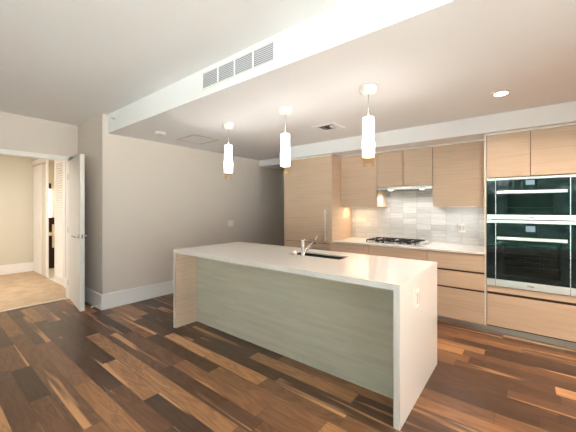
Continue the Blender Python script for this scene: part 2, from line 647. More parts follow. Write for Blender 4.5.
# hall beyond the door
HX = -8.52
HY = 1.67
struct('wall_hall_far', B(HX - 0.12, HX, -2.2, HY, 0, 2.7), M['hall_wall'])
struct('wall_hall_end', B(HX - 0.12, XD - 0.12, -2.3, -2.2, 0, 2.7), M['hall_wall'])
BX0, BX1, BZ = -8.46, -6.36, 2.33    # opening of the bath closet in the hall wall
struct('wall_hall_side', MB().box(BX1, XD - 0.12, HY, HY + 0.1, 0, 2.7).box(HX - 0.12, BX0, HY, HY + 0.1, 0, 2.7)
       .box(BX0, BX1, HY, HY + 0.1, BZ, 2.7), M['hall_wall'])
struct('wall_bath_left', B(-9.1, -9.0, HY + 0.1, 3.6, 0, 2.7), M['hall_wall'])
struct('wall_bath_far', B(-9.0, -6.2, 3.5, 3.6, 0, 2.7), M['hall_wall'])
struct('wall_bath_right', B(-6.3, -6.2, HY + 0.1, 3.5, 0, 2.7), M['hall_wall'])
struct('wall_bath_front', B(-9.1, HX - 0.12, HY + .001, HY + 0.1, 0, 2.7), M['hall_wall'])

# door casing and jamb (one per opening)
struct('trim_2', MB()
       .box(XD - 0.12, XD + 0.016, DJ0 - 0.075, DJ0, 0, ZD + 0.065, bev=0.004)
       .box(XD - 0.12, XD + 0.016, DJ1 - 0.003, DJ1 + 0.06, 0, ZD + 0.065, bev=0.004)
       .box(XD - 0.12, XD + 0.016, DJ0 - 0.075, DJ1 + 0.06, ZD - 0.003, ZD + 0.065, bev=0.004), M['trim'])
struct('trim_3', MB()
       .box(-8.52, -6.30, HY - 0.03, HY, BZ, BZ + 0.09, bev=0.004)
       .box(BX1, BX1 + 0.05, HY - 0.012, HY, 0, BZ, bev=0.003), M['trim'])


def baseboard(name, segs, h=0.2094, t=0.016):
    mb = MB()
    for (x0, y0, x1, y1) in segs:
        # a board on the room side given by the rectangle, with a small chamfer
        mb.box(min(x0, x1), max(x0, x1), min(y0, y1), max(y0, y1), 0, h, bev=0.003)
    return struct(name, mb, M['trim'])


BT = 0.018
baseboard('baseboard_left', [(XL, YC - BT, XL + BT, YEND)])
baseboard('baseboard_return', [(XD, YC - BT, XL + 0.002, YC)])
baseboard('baseboard_doorway', [(XD, YB, XD + BT, DJ0 - 0.076), (XD, DJ1 + 0.061, XD + BT, YC)])
baseboard('baseboard_hall_far', [(HX, -2.2, HX + BT, HY)], 0.20)
baseboard('baseboard_hall_side', [(BX1 + 0.051, HY - BT, XD - 0.12, HY)], 0.17)
baseboard('baseboard_back', [(XD, YB, XR, YB + BT)])
baseboard('baseboard_right', [(XR - BT, YB + BT, XR, YBK)])

# the room door, hinged on the jamb and opened into the room
dang = math.atan2(1.394 - DJ1, -4.653 - XD)
d1 = thing('door_1', None, None, (XD, DJ1, 0.0))
d1['kind'] = 'structure'


def door_piece(mb):
    return mb.xform(Matrix.Translation((XD, DJ1, 0)) @ Matrix.Rotation(dang, 4, 'Z'))


DW = 0.852
door_piece(MB().box(0.004, DW, 0.0, 0.052, 0.01, ZD - 0.004, bev=0.002)).build('door_leaf', M['door'], d1)
for side in (-1, 1):
    yy = 0.0 if side < 0 else 0.052
    a = yy
    b = yy + side * 0.012
    lv = MB()
    lv.lathe(DW - 0.065, 1.012, [(0.027, min(a, b)), (0.027, max(a, b))], 24, 'y')
    lv.tube([(DW - 0.065, yy, 1.012), (DW - 0.065, yy + side * 0.045, 1.012), (DW - 0.075, yy + side * 0.055, 1.012), (DW - 0.19, yy + side * 0.055, 1.012)], 0.012)
    h = door_piece(lv).build('door_handle', M['chrome'], d1)
door_piece(MB().box(DW - 0.0005, DW + 0.0015, 0.015, 0.037, 0.985, 1.04).box(DW + 0.001, DW + 0.006, 0.019, 0.033, 1.0, 1.024)).build('latch_plate', M['grille_dark'], d1)
for z in (0.25, 1.06, 1.88):
    door_piece(MB().lathe(-0.002, -0.006, [(0.006, z - 0.045), (0.006, z + 0.045)], 12)).build('hinge', M['steel'], d1)

# door stop on the return wall's baseboard
ds = thing('door_stop', 'small chrome rod door stop with white rubber tip on the baseboard behind the door', 'door stop', (-4.62, YC - BT, 0.05))
MB().lathe(-4.60, 0.052, [(0.006, YC - 0.095), (0.006, YC - BT - 0.006), (0.014, YC - BT - 0.005), (0.014, YC - BT)], 14, 'y').build('rod', M['chrome'], ds)
MB().lathe(-4.60, 0.052, [(0.008, YC - 0.115), (0.011, YC - 0.11), (0.011, YC - 0.094)], 14, 'y').build('rubber_tip', M['rubber'], ds)

# windows behind the camera and on the right (seen only as reflections and light)


def window(name, axis, pos, a0, a1, z0, z1, n):
    w_ = thing(name, None, None, ((a0 + a1) / 2, pos, z0) if axis == 'y' else (pos, (a0 + a1) / 2, z0))
    w_['kind'] = 'structure'
    fr = MB()
    g = MB()

    def bx(mb, u0, u1, d0, d1_, zz0, zz1):
        if axis == 'y':
            mb.box(u0, u1, pos + d0, pos + d1_, zz0, zz1)
        else:
            mb.box(pos + d0, pos + d1_, u0, u1, zz0, zz1)
    f = 0.05
    bx(fr, a0, a1, -0.04, 0.04, z0, z0 + f)
    bx(fr, a0, a1, -0.04, 0.04, z1 - f, z1)
    for i in range(n + 1):
        u = a0 + (a1 - a0) * i / n
        u0, u1 = max(a0, u - f / 2), min(a1, u + f / 2)
        if i == 0: u1 = a0 + f
        if i == n: u0 = a1 - f
        bx(fr, u0, u1, -0.04, 0.04, z0 + f, z1 - f)
    bx(g, a0 + f, a1 - f, -0.004, 0.004, z0 + f, z1 - f)
    fr.build('window_frame', M['frame'], w_)
    g.build('pane', M['window_glass'], w_)


window('window_1', 'y', YB - 0.07, WB[0], WB[1], WB[2], WB[3], 5)
window('window_2', 'x', XR + 0.07, WR[0], WR[1], WR[2], WR[3], 5)
struct('ground', MB().box(-16, 24, -30, YB - 0.3, -0.5, -0.3).box(XR + 0.3, 24, YB - 0.3, 8, -0.5, -0.3), M['paving'])  # unseen pale deck added to reflect sunlight up onto the ceiling

# ------------------------------------------------------------------ kitchen run
GAP = 0.0025


def front(name, x0, x1, z0, z1, yf, parent, t=0.02, mat=None):
    return MB().box(x0 + GAP, x1 - GAP, yf, yf + t, z0 + GAP, z1 - GAP, bev=0.0012, seg=1).build(name, mat or M['oak'], parent)


# fridge cabinet
FX0, FX1 = -3.298, -2.334
ZT = 2.2175
t = thing('fridge_cabinet', 'tall panelled fridge cabinet in pale oak at the left end of the run', 'cabinet', ((FX0 + FX1) / 2, YK, 0))
MB().box(FX0, FX0 + 0.02, YK + 0.022, YBK - 0.004, 0.06, ZT).box(FX1 - 0.022, FX1, YK - 0.001, YBK - 0.004, 0.06, ZT, bev=0.001, seg=1).build('side_panel', M['oak'], t)
B(FX0 + 0.022, FX1 - 0.024, YK + 0.024, YBK - 0.006, 0.06, ZT - 0.002).build('carcass', M['carcass'], t)
dr = front('door', FX0, FX1 - 0.022, 0.835, ZT, YK, t)
hx = -2.437
MB().box(hx - 0.014, hx + 0.014, YK - 0.045, YK - 0.03, 0.868, 1.375, bev=0.003).box(hx - 0.008, hx + 0.008, YK - 0.032, YK, 0.90, 0.92).box(hx - 0.008, hx + 0.008, YK - 0.032, YK, 1.32, 1.34).build('handle', M['satin'], dr)
dw = front('drawer', FX0, FX1 - 0.022, 0.06, 0.83, YK, t)
MB().box(hx - 0.3, hx + 0.02, YK - 0.045, YK - 0.03, 0.742, 0.77, bev=0.003).box(hx - 0.28, hx - 0.26, YK - 0.032, YK, 0.75, 0.762).box(hx - 0.03, hx - 0.01, YK - 0.032, YK, 0.75, 0.762).build('handle', M['steel'], dw)

# base cabinets: body, finger channels and drawer fronts
CT0, CT1 = 0.862, 0.888


def base_cab(x0, x1, label):
    b = thing('base_cabinet', label, 'cabinet', ((x0 + x1) / 2, YK, 0), 'base cabinets under the back worktop')
    B(x0 + 0.001, x1 - 0.001, YK + 0.022, YBK - 0.004, 0.06, CT0 - 0.001).build('carcass', M['carcass'], b)
    for z0, z1 in ((0.655, 0.858), (0.445, 0.638), (0.062, 0.428)):
        front('drawer', x0, x1, z0, z1, YK, b)
    return b


base_cab(-2.332, -1.733, 'pale oak drawer base cabinet next to the tall fridge cabinet')
base_cab(-1.733, -0.961, 'pale oak drawer base cabinet directly under the gas cooktop')
base_cab(-0.961, -0.353, 'pale oak drawer base cabinet next to the oven tower')

tag(B(-2.333, -0.353, YK - 0.012, YBK - 0.003, CT0, CT1, bev=0.003).build('worktop', M['quartz']),
    'white stone worktop along the back wall carrying the cooktop', 'worktop')
tag(MB().box(FX0 + 0.02, 1.30, YK + 0.03, YK + 0.045, 0.001, 0.058).build('toe_kick', M['toe']),
    'grey metal toe kick strip at the floor under the cabinet run', 'toe kick')
struct('wall_backsplash', B(-2.333, -0.352, YBK - 0.010, YBK - 0.0005, CT1, 1.70), M['tile'])


# upper cabinets
def upper(x0, x1, z0, label, light=None):
    u = thing('wall_cabinet', label, 'cabinet', ((x0 + x1) / 2, YU, z0), 'wall cabinets above the backsplash')
    MB().box(x0 + 0.001, x1 - 0.001, YU + 0.022, YBK - 0.012, z0 + 0.0, ZT).build('carcass', M['oak'], u)
    front('door', x0 + 0.001, x1 - 0.001, z0 - 0.004, ZT, YU, u)
    B(x0 + 0.001, x1 - 0.001, YU + 0.0205, YU + 0.0218, z0, ZT).build('face_frame', M['iron'], u)  # dark sheet standing in for the shade in the door gaps
    return u


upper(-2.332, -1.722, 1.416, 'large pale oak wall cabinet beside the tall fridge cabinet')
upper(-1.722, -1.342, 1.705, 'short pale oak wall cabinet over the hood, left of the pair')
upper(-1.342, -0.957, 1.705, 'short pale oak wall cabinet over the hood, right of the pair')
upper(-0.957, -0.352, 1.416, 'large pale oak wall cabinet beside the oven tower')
struct('trim_4', MB().box(-2.333, -0.353, YU - 0.004, YU + 0.02, ZT + 0.001, SOF_Z - 0.0005)
       .box(FX0, FX1, YK + 0.004, YK + 0.02, ZT + 0.001, SOF_Z - 0.0005), M['trim'])

# range hood
hd = thing('range_hood', 'slim stainless range hood under the two short wall cabinets', 'range hood', (-1.34, YU, 1.66))
MB().box(-1.720, -0.960, YU + 0.004, YBK - 0.012, 1.664, 1.700).box(-1.720, -0.960, YU - 0.012, YU + 0.004, 1.662, 1.694, bev=0.002).build('body', M['steel'], hd)
for hx_ in (-1.56, -1.12):
    MB().lathe(hx_, YU + 0.13, [(0.022, 1.660), (0.026, 1.6645)], 24).build('lamp', M['lamp'], hd)
B(-1.50, -1.18, YU + 0.2, YU + 0.38, 1.658, 1.664).build('filter', M['darksteel'], hd)
for hx_ in (-1.56, -1.12):
    area_light('hood_lamp_light', (hx_, YU + 0.13, 1.652), (0, 0, 0), 0.05, 0, 1.4, (1, 0.97, 0.93), 'DISK', 2.7)

# under cabinet lights
for cx_, lab, pw, cc in ((-2.12, 'thin lit lamp bar under the wall cabinet beside the fridge cabinet', 1.4, (1, 0.74, 0.48)),
                         (-0.65, 'thin lit lamp bar under the wall cabinet beside the oven tower', 0.7, (0.95, 0.97, 1.0))):
    u = thing('cabinet_light', lab, 'light', (cx_, YU + 0.2, 1.40), 'lights under the wall cabinets')
    B(cx_ - 0.17, cx_ + 0.17, YU + 0.17, YU + 0.21, 1.4125, 1.4155).build('housing', M['steel'], u)
    B(cx_ - 0.16, cx_ + 0.16, YU + 0.177, YU + 0.203, 1.4115, 1.4125).build('lens', M['led'], u)
    area_light('cabinet_light_glow', (cx_, YU + 0.19, 1.410), (0, 0, 0), 0.32, 0.03, pw, cc)

# oven tower
TX1 = 0.465
t = thing('oven_tower', 'tall pale oak cabinet housing the two built-in ovens', 'cabinet', (0.06, YK, 0))
MB().box(XO - 0.006, XO + 0.012, YK - 0.001, YBK - 0.004, 0.06, SOF_Z - 0.002, bev=0.001, seg=1).build('side_panel', M['edge'], t)
MB().box(TX1, TX1 + 0.018, YK - 0.001, YBK - 0.004, 0.06, SOF_Z - 0.002).build('side_panel', M['edge'], t)
IX0, IX1 = XO + 0.016, TX1 - 0.004
MB().box(IX0, IX1, YK + 0.03, YBK - 0.006, 0.06, 0.50).box(IX0, IX1, YK + 0.03, YBK - 0.006, 1.75, ZT).box(IX0, IX1, YBK - 0.03, YBK - 0.006, 0.5, 1.75).build('carcass', M['carcass'], t)
front('door', IX0, 0.056, 1.735, ZT, YK, t)
front('door', 0.056, IX1, 1.735, ZT, YK, t)
front('rail', IX0, IX1, 0.455, 0.527, YK, t)
front('drawer', IX0, IX1, 0.075, 0.430, YK, t)
struct('trim_5', MB().box(IX0 - 0.002, IX1 + 0.002, YK + 0.002, YK + 0.02, ZT + 0.001, SOF_Z - 0.0005), M['trim'])
# tall pantry to the right of it (outside the photograph)
t = thing('pantry_cabinet', 'tall pale oak pantry cabinet right of the oven tower', 'cabinet', (0.89, YK, 0))
B(0.49, 1.28, YK + 0.022, YBK - 0.004, 0.06, ZT).build('carcass', M['carcass'], t)
front('door', 0.488, 0.885, 0.06, ZT, YK, t)
front('door', 0.885, 1.282, 0.06, ZT, YK, t)


def oven(name, label, z0, z1, zb1, zt0, hz, win, disp, racks):
    """z0..z1 whole height; zb1 top of bottom strip; zt0 bottom of the top strip; hz handle height"""
    x0, x1 = IX0 + 0.001, IX1 - 0.001
    sx0, sx1 = -0.247, 0.363
    o = thing(name, label, 'oven', (0.06, YK, z0))
    yf = YK - 0.012
    bs = B(x0, x1, yf, yf + 0.02, z0, zb1, bev=0.0015, seg=1).build('bottom_trim', M['satin'], o)
    B(x0, x1, yf, yf + 0.02, zt0, z1, bev=0.0015, seg=1).build('top_trim', M['satin'], o)
    # steel seams beside the door, dark glass side panels
    for a, b in ((sx0 - 0.002, sx0 + 0.004), (sx1 - 0.004, sx1 + 0.002)):
        B(a, b, yf - 0.002, yf + 0.01, z0, z1).build('door_edge', M['steel'], o)
    for a, b in ((x0, sx0 - 0.003), (sx1 + 0.003, x1)):
        B(a, b, yf, yf + 0.018, zb1 + 0.001, zt0 - 0.001).build('side_glass', M['black_glass'], o)
    wx0, wx1, wz0, wz1 = win
    MB().box(sx0 + 0.005, wx0, yf, yf + 0.018, zb1 + 0.001, zt0 - 0.001).box(wx1, sx1 - 0.005, yf, yf + 0.018, zb1 + 0.001, zt0 - 0.001) \
        .box(wx0, wx1, yf, yf + 0.018, zb1 + 0.001, wz0).box(wx0, wx1, yf, yf + 0.018, wz1, zt0 - 0.001).build('door_glass', M['black_glass'], o)
    B(wx0 + 0.0005, wx1 - 0.0005, yf + 0.001, yf + 0.006, wz0 + 0.0005, wz1 - 0.0005).build('viewing_window', M['oven_glass'], o)
    cv = MB()
    cv.box(wx0 - 0.01, wx0, yf + 0.03, YK + 0.45, wz0 - 0.02, wz1 + 0.02).box(wx1, wx1 + 0.01, yf + 0.03, YK + 0.45, wz0 - 0.02, wz1 + 0.02)
    cv.box(wx0 - 0.01, wx1 + 0.01, yf + 0.03, YK + 0.45, wz0 - 0.03, wz0 - 0.02).box(wx0 - 0.01, wx1 + 0.01, yf + 0.03, YK + 0.45, wz1 + 0.02, wz1 + 0.03)
    cv.box(wx0 - 0.01, wx1 + 0.01, YK + 0.45, YK + 0.46, wz0 - 0.03, wz1 + 0.03)
    cv.build('cavity', M['darksteel'], o)
    for rz in racks:
        rk = MB()
        rk.tube([(wx0 + 0.004, YK + 0.06, rz), (wx1 - 0.004, YK + 0.06, rz)], 0.004, 8)
        rk.tube([(wx0 + 0.004, YK + 0.40, rz), (wx1 - 0.004, YK + 0.40, rz)], 0.004, 8)
        nn = 14
        for i in range(nn):
            xx = wx0 + 0.02 + (wx1 - wx0 - 0.04) * i / (nn - 1)
            rk.tube([(xx, YK + 0.06, rz), (xx, YK + 0.40, rz)], 0.002, 6)
        rk.build('rack', M['steel'], o)
    hb = MB().box(-0.235, 0.338, yf - 0.048, yf - 0.030, hz - 0.016, hz + 0.016, bev=0.003)
    hb.box(-0.225, -0.205, yf - 0.032, yf, hz - 0.008, hz + 0.008).box(0.308, 0.328, yf - 0.032, yf, hz - 0.008, hz + 0.008)
    hb.build('handle', M['satin'], o)
    B(disp[0], disp[1], yf - 0.001, yf + 0.001, disp[2], disp[3]).build('display', M['display'], o)
    text_part('maker_name', 'Miele', 0.026, (0.058, yf - 0.0006, (z0 + zb1) / 2), Matrix.Rotation(PI / 2, 3, 'X'), M['black'], o)
    return o


oven('compact_oven', 'compact stainless and black glass oven, upper of the two ovens', 1.272, 1.728, 1.324, 1.704, 1.567,
     (-0.153, 0.256, 1.340, 1.545), (0.016, 0.088, 1.642, 1.692), (1.40,))
oven('wall_oven', 'large stainless and black glass oven, lower of the two ovens', 0.530, 1.264, 0.606, 1.232, 1.067,
     (-0.180, 0.290, 0.66, 1.03), (0.016, 0.094, 1.146, 1.206), (0.76, 0.86, 0.93))

# cooktop
ck = thing('gas_cooktop', 'stainless gas cooktop with black grates set in the back worktop', 'cooktop', (-1.43, 4.40, CT1))
CX0, CX1, CY0, CY1 = -1.845, -1.045, 4.16, 4.67
B(CX0, CX1, CY0, CY1, CT1 + 0.0005, CT1 + 0.010, bev=0.004).build('top_plate', M['steel'], ck)
burn = [(-1.70, 4.28, 0.036), (-1.70, 4.55, 0.045), (-1.46, 4.42, 0.06), (-1.25, 4.28, 0.036), (-1.25, 4.55, 0.045)]
for bx_, by_, r_ in burn:
    q = MB().lathe(bx_, by_, [(r_, CT1 + 0.009), (r_, CT1 + 0.016), (r_ * 0.75, CT1 + 0.018), (r_ * 0.75, CT1 + 0.024), (r_ * 0.2, CT1 + 0.026)], 24).build('burner', M['iron'], ck)
gr = [(-1.832, -1.588), (-1.578, -1.348), (-1.338, -1.135)]
for g0, g1 in gr:
    z = CT1 + 0.042
    mb = MB()
    for yy in (CY0 + 0.02, CY1 - 0.03):
        mb.box(g0, g1, yy, yy + 0.012, z - 0.008, z + 0.004, bev=0.002, seg=1)
    for xx in (g0, g1 - 0.012):
        mb.box(xx, xx + 0.012, CY0 + 0.02, CY1 - 0.018, z - 0.008, z + 0.004, bev=0.002, seg=1)
        for yy in (CY0 + 0.02, CY1 - 0.03):
            mb.box(xx, xx + 0.012, yy, yy + 0.012, CT1 + 0.010, z - 0.004)
    mx_ = (g0 + g1) / 2
    mb.box(mx_ - 0.006, mx_ + 0.006, CY0 + 0.03, CY0 + 0.15, z - 0.006, z + 0.008)
    mb.box(mx_ - 0.006, mx_ + 0.006, CY1 - 0.16, CY1 - 0.03, z - 0.006, z + 0.008)
    for yy in (CY0 + 0.12, (CY0 + CY1) / 2 - 0.006, CY1 - 0.14):
        mb.box(g0, g0 + 0.08, yy, yy + 0.012, z - 0.006, z + 0.008)
        mb.box(g1 - 0.08, g1, yy, yy + 0.012, z - 0.006, z + 0.008)
    mb.build('grate', M['iron'], ck)
for i in range(5):
    yy = 4.21 + i * 0.10
    MB().lathe(-1.09, yy, [(0.022, CT1 + 0.009), (0.020, CT1 + 0.034), (0.017, CT1 + 0.038)], 20).build('knob', M['steel'], ck)


# sockets
def wall_plate(name, label, cat, cx_, cz_, yw, wd=0.115, ht=0.115, rockers=2, mat=None):
    o = thing(name, label, cat, (cx_, yw, cz_))
    B(cx_ - wd / 2, cx_ + wd / 2, yw - 0.006, yw, cz_ - ht / 2, cz_ + ht / 2, bev=0.002).build('cover_plate', mat or M['plastic'], o)
    for i in range(rockers):
        ox = cx_ + (i - (rockers - 1) / 2) * 0.046
        B(ox - 0.016, ox + 0.016, yw - 0.009, yw - 0.005, cz_ - 0.033, cz_ + 0.033, bev=0.001, seg=1).build('socket_face', M['socket'] if mat is None else mat, o)
    return o


wall_plate('wall_outlet', 'beige outlet plate on the tiles beside the oven tower', 'outlet', -0.674, 1.118, YBK - 0.0105, wd=0.085)
wall_plate('wall_outlet', 'tile coloured outlet plate low on the tiles beside the fridge cabinet', 'outlet', -2.06, 1.10, YBK - 0.0105, mat=M['tile'])

# ------------------------------------------------------------------ island
X0, X1, Y0, Y1, ZI, TH = -3.2074, -0.608, 1.8955, 2.9194, 0.914, 0.040
YR = 2.1804
SX0, SX1, SY0, SY1 = -1.965, -1.350, 2.475, 2.695
mb = MB()
zt0 = ZI - TH
# thin sheet around the sink cut-out with a thicker built-up edge
TS = 0.014
zs_ = ZI - TS
mb.box(X0, SX0, Y0, Y1, zs_, ZI).box(SX1, X1, Y0, Y1, zs_, ZI).box(SX0, SX1, Y0, SY0, zs_, ZI).box(SX0, SX1, SY1, Y1, zs_, ZI)
bmesh.ops.remove_doubles(mb.bm, verts=mb.bm.verts, dist=1e-5)
xa, xb = X0 + 0.016, X1 - TH
mb.box(X0, xa, Y0, Y1, 0.001, zs_).box(xb, X1, Y0, Y1, 0.001, zs_)
mb.box(xa, xb, Y0, Y0 + 0.05, zt0, zs_).box(xa, xb, Y1 - 0.03, Y1, zt0, zs_)
tag(mb.build('waterfall_worktop', M['quartz']), 'glossy white waterfall worktop wrapping the kitchen island to the floor', 'worktop')
isl = thing('kitchen_island', 'long pale wood panelled kitchen island cabinet under the white waterfall top', 'kitchen island', ((X0 + X1) / 2, (Y0 + Y1) / 2, 0))
IA, IB = X0 + 0.017, X1 - TH - 0.001
B(IA, IA + 0.026, Y0 + 0.003, YR - 0.001, 0.001, zt0 - 0.001).build('end_panel', M['oak'], isl)['label'] = 'tan oak end panel'
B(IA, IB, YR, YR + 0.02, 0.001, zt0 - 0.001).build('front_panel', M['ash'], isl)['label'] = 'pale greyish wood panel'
MB().box(IA, IB, YR + 0.021, 2.44, 0.06, zt0 - 0.001).box(IA, SX0 - 0.06, 2.44, 2.86, 0.06, zt0 - 0.001).box(SX1 + 0.06, IB, 2.44, 2.86, 0.06, zt0 - 0.001) \
    .box(SX0 - 0.06, SX1 + 0.06, 2.44, 2.86, 0.06, 0.60).build('carcass', M['carcass'], isl)
n = 4
for i in range(n):
    a = IA + (IB - IA) * i / n
    b = IA + (IB - IA) * (i + 1) / n
    MB().box(a + GAP, b - GAP, 2.862, 2.882, 0.075, 0.845, bev=0.001, seg=1).build('door', M['oak'], isl)

# sink
sk = thing('kitchen_sink', 'undermount stainless sink sunk in the island worktop', 'sink', ((SX0 + SX1) / 2, (SY0 + SY1) / 2, 0.70))
q = 0.004
MB().box(SX0 - q, SX1 + q, SY0 - q, SY1 + q, 0.688, 0.69).box(SX0 - q, SX0 - 0.001, SY0 - q, SY1 + q, 0.69, zs_ - 0.001).box(SX1 + 0.001, SX1 + q, SY0 - q, SY1 + q, 0.69, zs_ - 0.001) \
    .box(SX0, SX1, SY0 - q, SY0 - 0.001, 0.69, zs_ - 0.001).box(SX0, SX1, SY1 + 0.001, SY1 + q, 0.69, zs_ - 0.001).build('basin', M['darksteel'], sk)
MB().lathe((SX0 + SX1) / 2, (SY0 + SY1) / 2, [(0.04, 0.69), (0.04, 0.693), (0.02, 0.694)], 20).build('drain', M['chrome'], sk)

# faucet
FXc, FYc = -1.745, 2.445
fa = thing('kitchen_faucet', 'chrome single lever faucet with slanted spout beside the island sink', 'faucet', (FXc, FYc, ZI))
MB().lathe(FXc, FYc, [(0.027, ZI + 0.0005), (0.027, ZI + 0.006), (0.0195, ZI + 0.010), (0.0195, ZI + 0.155), (0.017, ZI + 0.160)], 28).build('body', M['chrome'], fa)
MB().tube([(FXc, FYc + 0.01, ZI + 0.030), (FXc, FYc + 0.08, ZI + 0.072), (FXc + 0.01, FYc + 0.20, ZI + 0.134)], [0.012, 0.012, 0.013]).build('spout', M['chrome'], fa)
MB().tube([(FXc + 0.008, FYc + 0.19, ZI + 0.142), (FXc + 0.012, FYc + 0.21, ZI + 0.105)], [0.012, 0.010]).build('nozzle', M['black'], fa)
MB().tube([(FXc, FYc, ZI + 0.150), (FXc, FYc + 0.06, ZI + 0.152), (FXc, FYc + 0.17, ZI + 0.156)], [0.006, 0.005, 0.004], 10).build('lever', M['chrome'], fa)
MB().tube([(FXc + 0.01, FYc + 0.20, ZI + 0.134), (FXc + 0.015, FYc + 0.255, ZI + 0.195)], [0.005, 0.004], 10).build('spray_wand', M['chrome'], fa)
sd = thing('soap_dispenser', 'short chrome soap dispenser standing left of the faucet', 'soap dispenser', (-1.82, 2.42, ZI))
MB().lathe(-1.82, 2.42, [(0.020, ZI + 0.0005), (0.020, ZI + 0.030), (0.0185, ZI + 0.032), (0.0185, ZI + 0.048), (0.016, ZI + 0.052)], 24).build('button', M['chrome'], sd)

# outlet on the island's right end
o = thing('wall_outlet', 'white outlet plate on the right end of the island', 'outlet', (X1, 2.262, 0.745))
B(X1, X1 + 0.006, 2.222, 2.303, 0.678, 0.812, bev=0.003).build('cover_plate', M['plastic'], o)
B(X1 + 0.005, X1 + 0.008, 2.243, 2.284, 0.704, 0.786, bev=0.001, seg=1).build('socket_face', M['socket'], o)

# switch on the left wall
o = thing('light_switch', 'white two-rocker light switch on the left wall', 'light switch', (XL, 3.89, 1.093))
B(XL, XL + 0.006, 3.82, 3.96, 1.035, 1.151, bev=0.002).build('cover_plate', M['plastic'], o)
for yy in (3.865, 3.915):
    B(XL + 0.005, XL + 0.010, yy - 0.018, yy + 0.018, 1.06, 1.126, bev=0.001, seg=1).build('rocker', M['plastic'], o)

# ------------------------------------------------------------------ pendants
PX = (-2.853, -1.953, -1.040)
PY = 2.42
pl = ('pendant lamp with a lit white glass tube nearest the left wall',
      'pendant lamp with a lit white glass tube, middle of three over the island',
      'pendant lamp with a lit white glass tube nearest the oven tower')
p0 = thing('pendant_lamp', pl[0], 'pendant lamp', (PX[0], PY, ZC2), 'pendant lamps over the island')
x = PX[0]
MB().lathe(x, PY, [(0.030, ZC2 - 0.072), (0.052, ZC2 - 0.066), (0.067, ZC2 - 0.048), (0.072, ZC2 - 0.022), (0.072, ZC2 - 0.0005)], 32).build('canopy', M['plastic'], p0)
MB().lathe(x, PY, [(0.0045, 2.168), (0.0045, ZC2 - 0.07)], 10).build('stem', M['steel'], p0)
sh = MB().lathe(x, PY, [(0.030, 2.170), (0.046, 2.166), (0.047, 2.14), (0.0455, 2.06), (0.047, 2.00), (0.0525, 1.95), (0.0525, 1.92), (0.049, 1.88), (0.049, 1.838), (0.044, 1.832)], 32).build('lamp_shade', M['shade'], p0)
MB().lathe(x, PY, [(0.0475, 1.756), (0.0475, 1.829)], 32).build('glass_sleeve', M['amber'], p0)
for i in (1, 2):
    c = copy_tree(p0)
    c.location.x = PX[i]
    c['label'] = pl[i]

# ------------------------------------------------------------------ ceiling fittings
VX0, VX1, VZ0, VZ1 = -2.355, -1.450, 2.490, 2.658
v = thing('air_vent', 'long white four-section air grille on the dropped ceiling face', 'air vent', ((VX0 + VX1) / 2, YS, (VZ0 + VZ1) / 2))
F_ = 0.016
mb = MB()
yv = YS - 0.010
mb.box(VX0, VX1, yv, YS, VZ0, VZ0 + F_, bev=0.002).box(VX0, VX1, yv, YS, VZ1 - F_, VZ1, bev=0.002)
mb.box(VX0, VX0 + F_, yv, YS, VZ0 + F_, VZ1 - F_).box(VX1 - F_, VX1, yv, YS, VZ0 + F_, VZ1 - F_)
for k in (1, 2, 3):
    u = VX0 + F_ + (VX1 - VX0 - 2 * F_) * k / 4
    mb.box(u - 0.006, u + 0.006, yv, YS, VZ0 + F_, VZ1 - F_)
mb.build('frame', M['trim'], v)
B(VX0 + F_, VX1 - F_, YS - 0.0025, YS - 0.0005, VZ0 + F_, VZ1 - F_).build('backing', M['grille_dark'], v)
mb = MB()
nsl = 9
for i in range(nsl):
    z = VZ0 + F_ + (VZ1 - VZ0 - 2 * F_) * (i + 0.5) / nsl
    mb.prism([(yv + 0.001, z - 0.0045), (yv + 0.001, z + 0.0005), (YS - 0.003, z + 0.0045), (YS - 0.003, z + 0.001)], VX0 + F_, VX1 - F_, 'x')
mb.build('blades', M['grille'], v)

s_ = thing('smoke_detector', 'small round white smoke detector on the kitchen ceiling near the left wall', 'smoke detector', (-3.91, 2.12, ZC2))
MB().lathe(-3.91, 2.12, [(0.045, ZC2 - 0.038), (0.062, ZC2 - 0.030), (0.068, ZC2 - 0.012), (0.068, ZC2 - 0.0005)], 32).build('body', M['plastic'], s_)
MB().lathe(-3.91, 2.12, [(0.02, ZC2 - 0.042), (0.022, ZC2 - 0.0375)], 20).build('sensor_cap', M['grille'], s_)

s_ = thing('access_panel', 'square flush white access panel in the kitchen ceiling', 'access panel', (-3.87, 2.69, ZC2))
mb = MB()
ax0, ax1, ay0, ay1 = -4.11, -3.63, 2.47, 2.90
for a in ((ax0, ax1, ay0, ay0 + 0.018), (ax0, ax1, ay1 - 0.018, ay1), (ax0, ax0 + 0.018, ay0 + 0.018, ay1 - 0.018), (ax1 - 0.018, ax1, ay0 + 0.018, ay1 - 0.018)):
    mb.box(a[0], a[1], a[2], a[3], ZC2 - 0.006, ZC2 - 0.0005)
mb.build('frame', M['socket'], s_)
B(ax0 + 0.022, ax1 - 0.022, ay0 + 0.022, ay1 - 0.022, ZC2 - 0.004, ZC2 - 0.0005).build('hatch', M['ceiling'], s_)

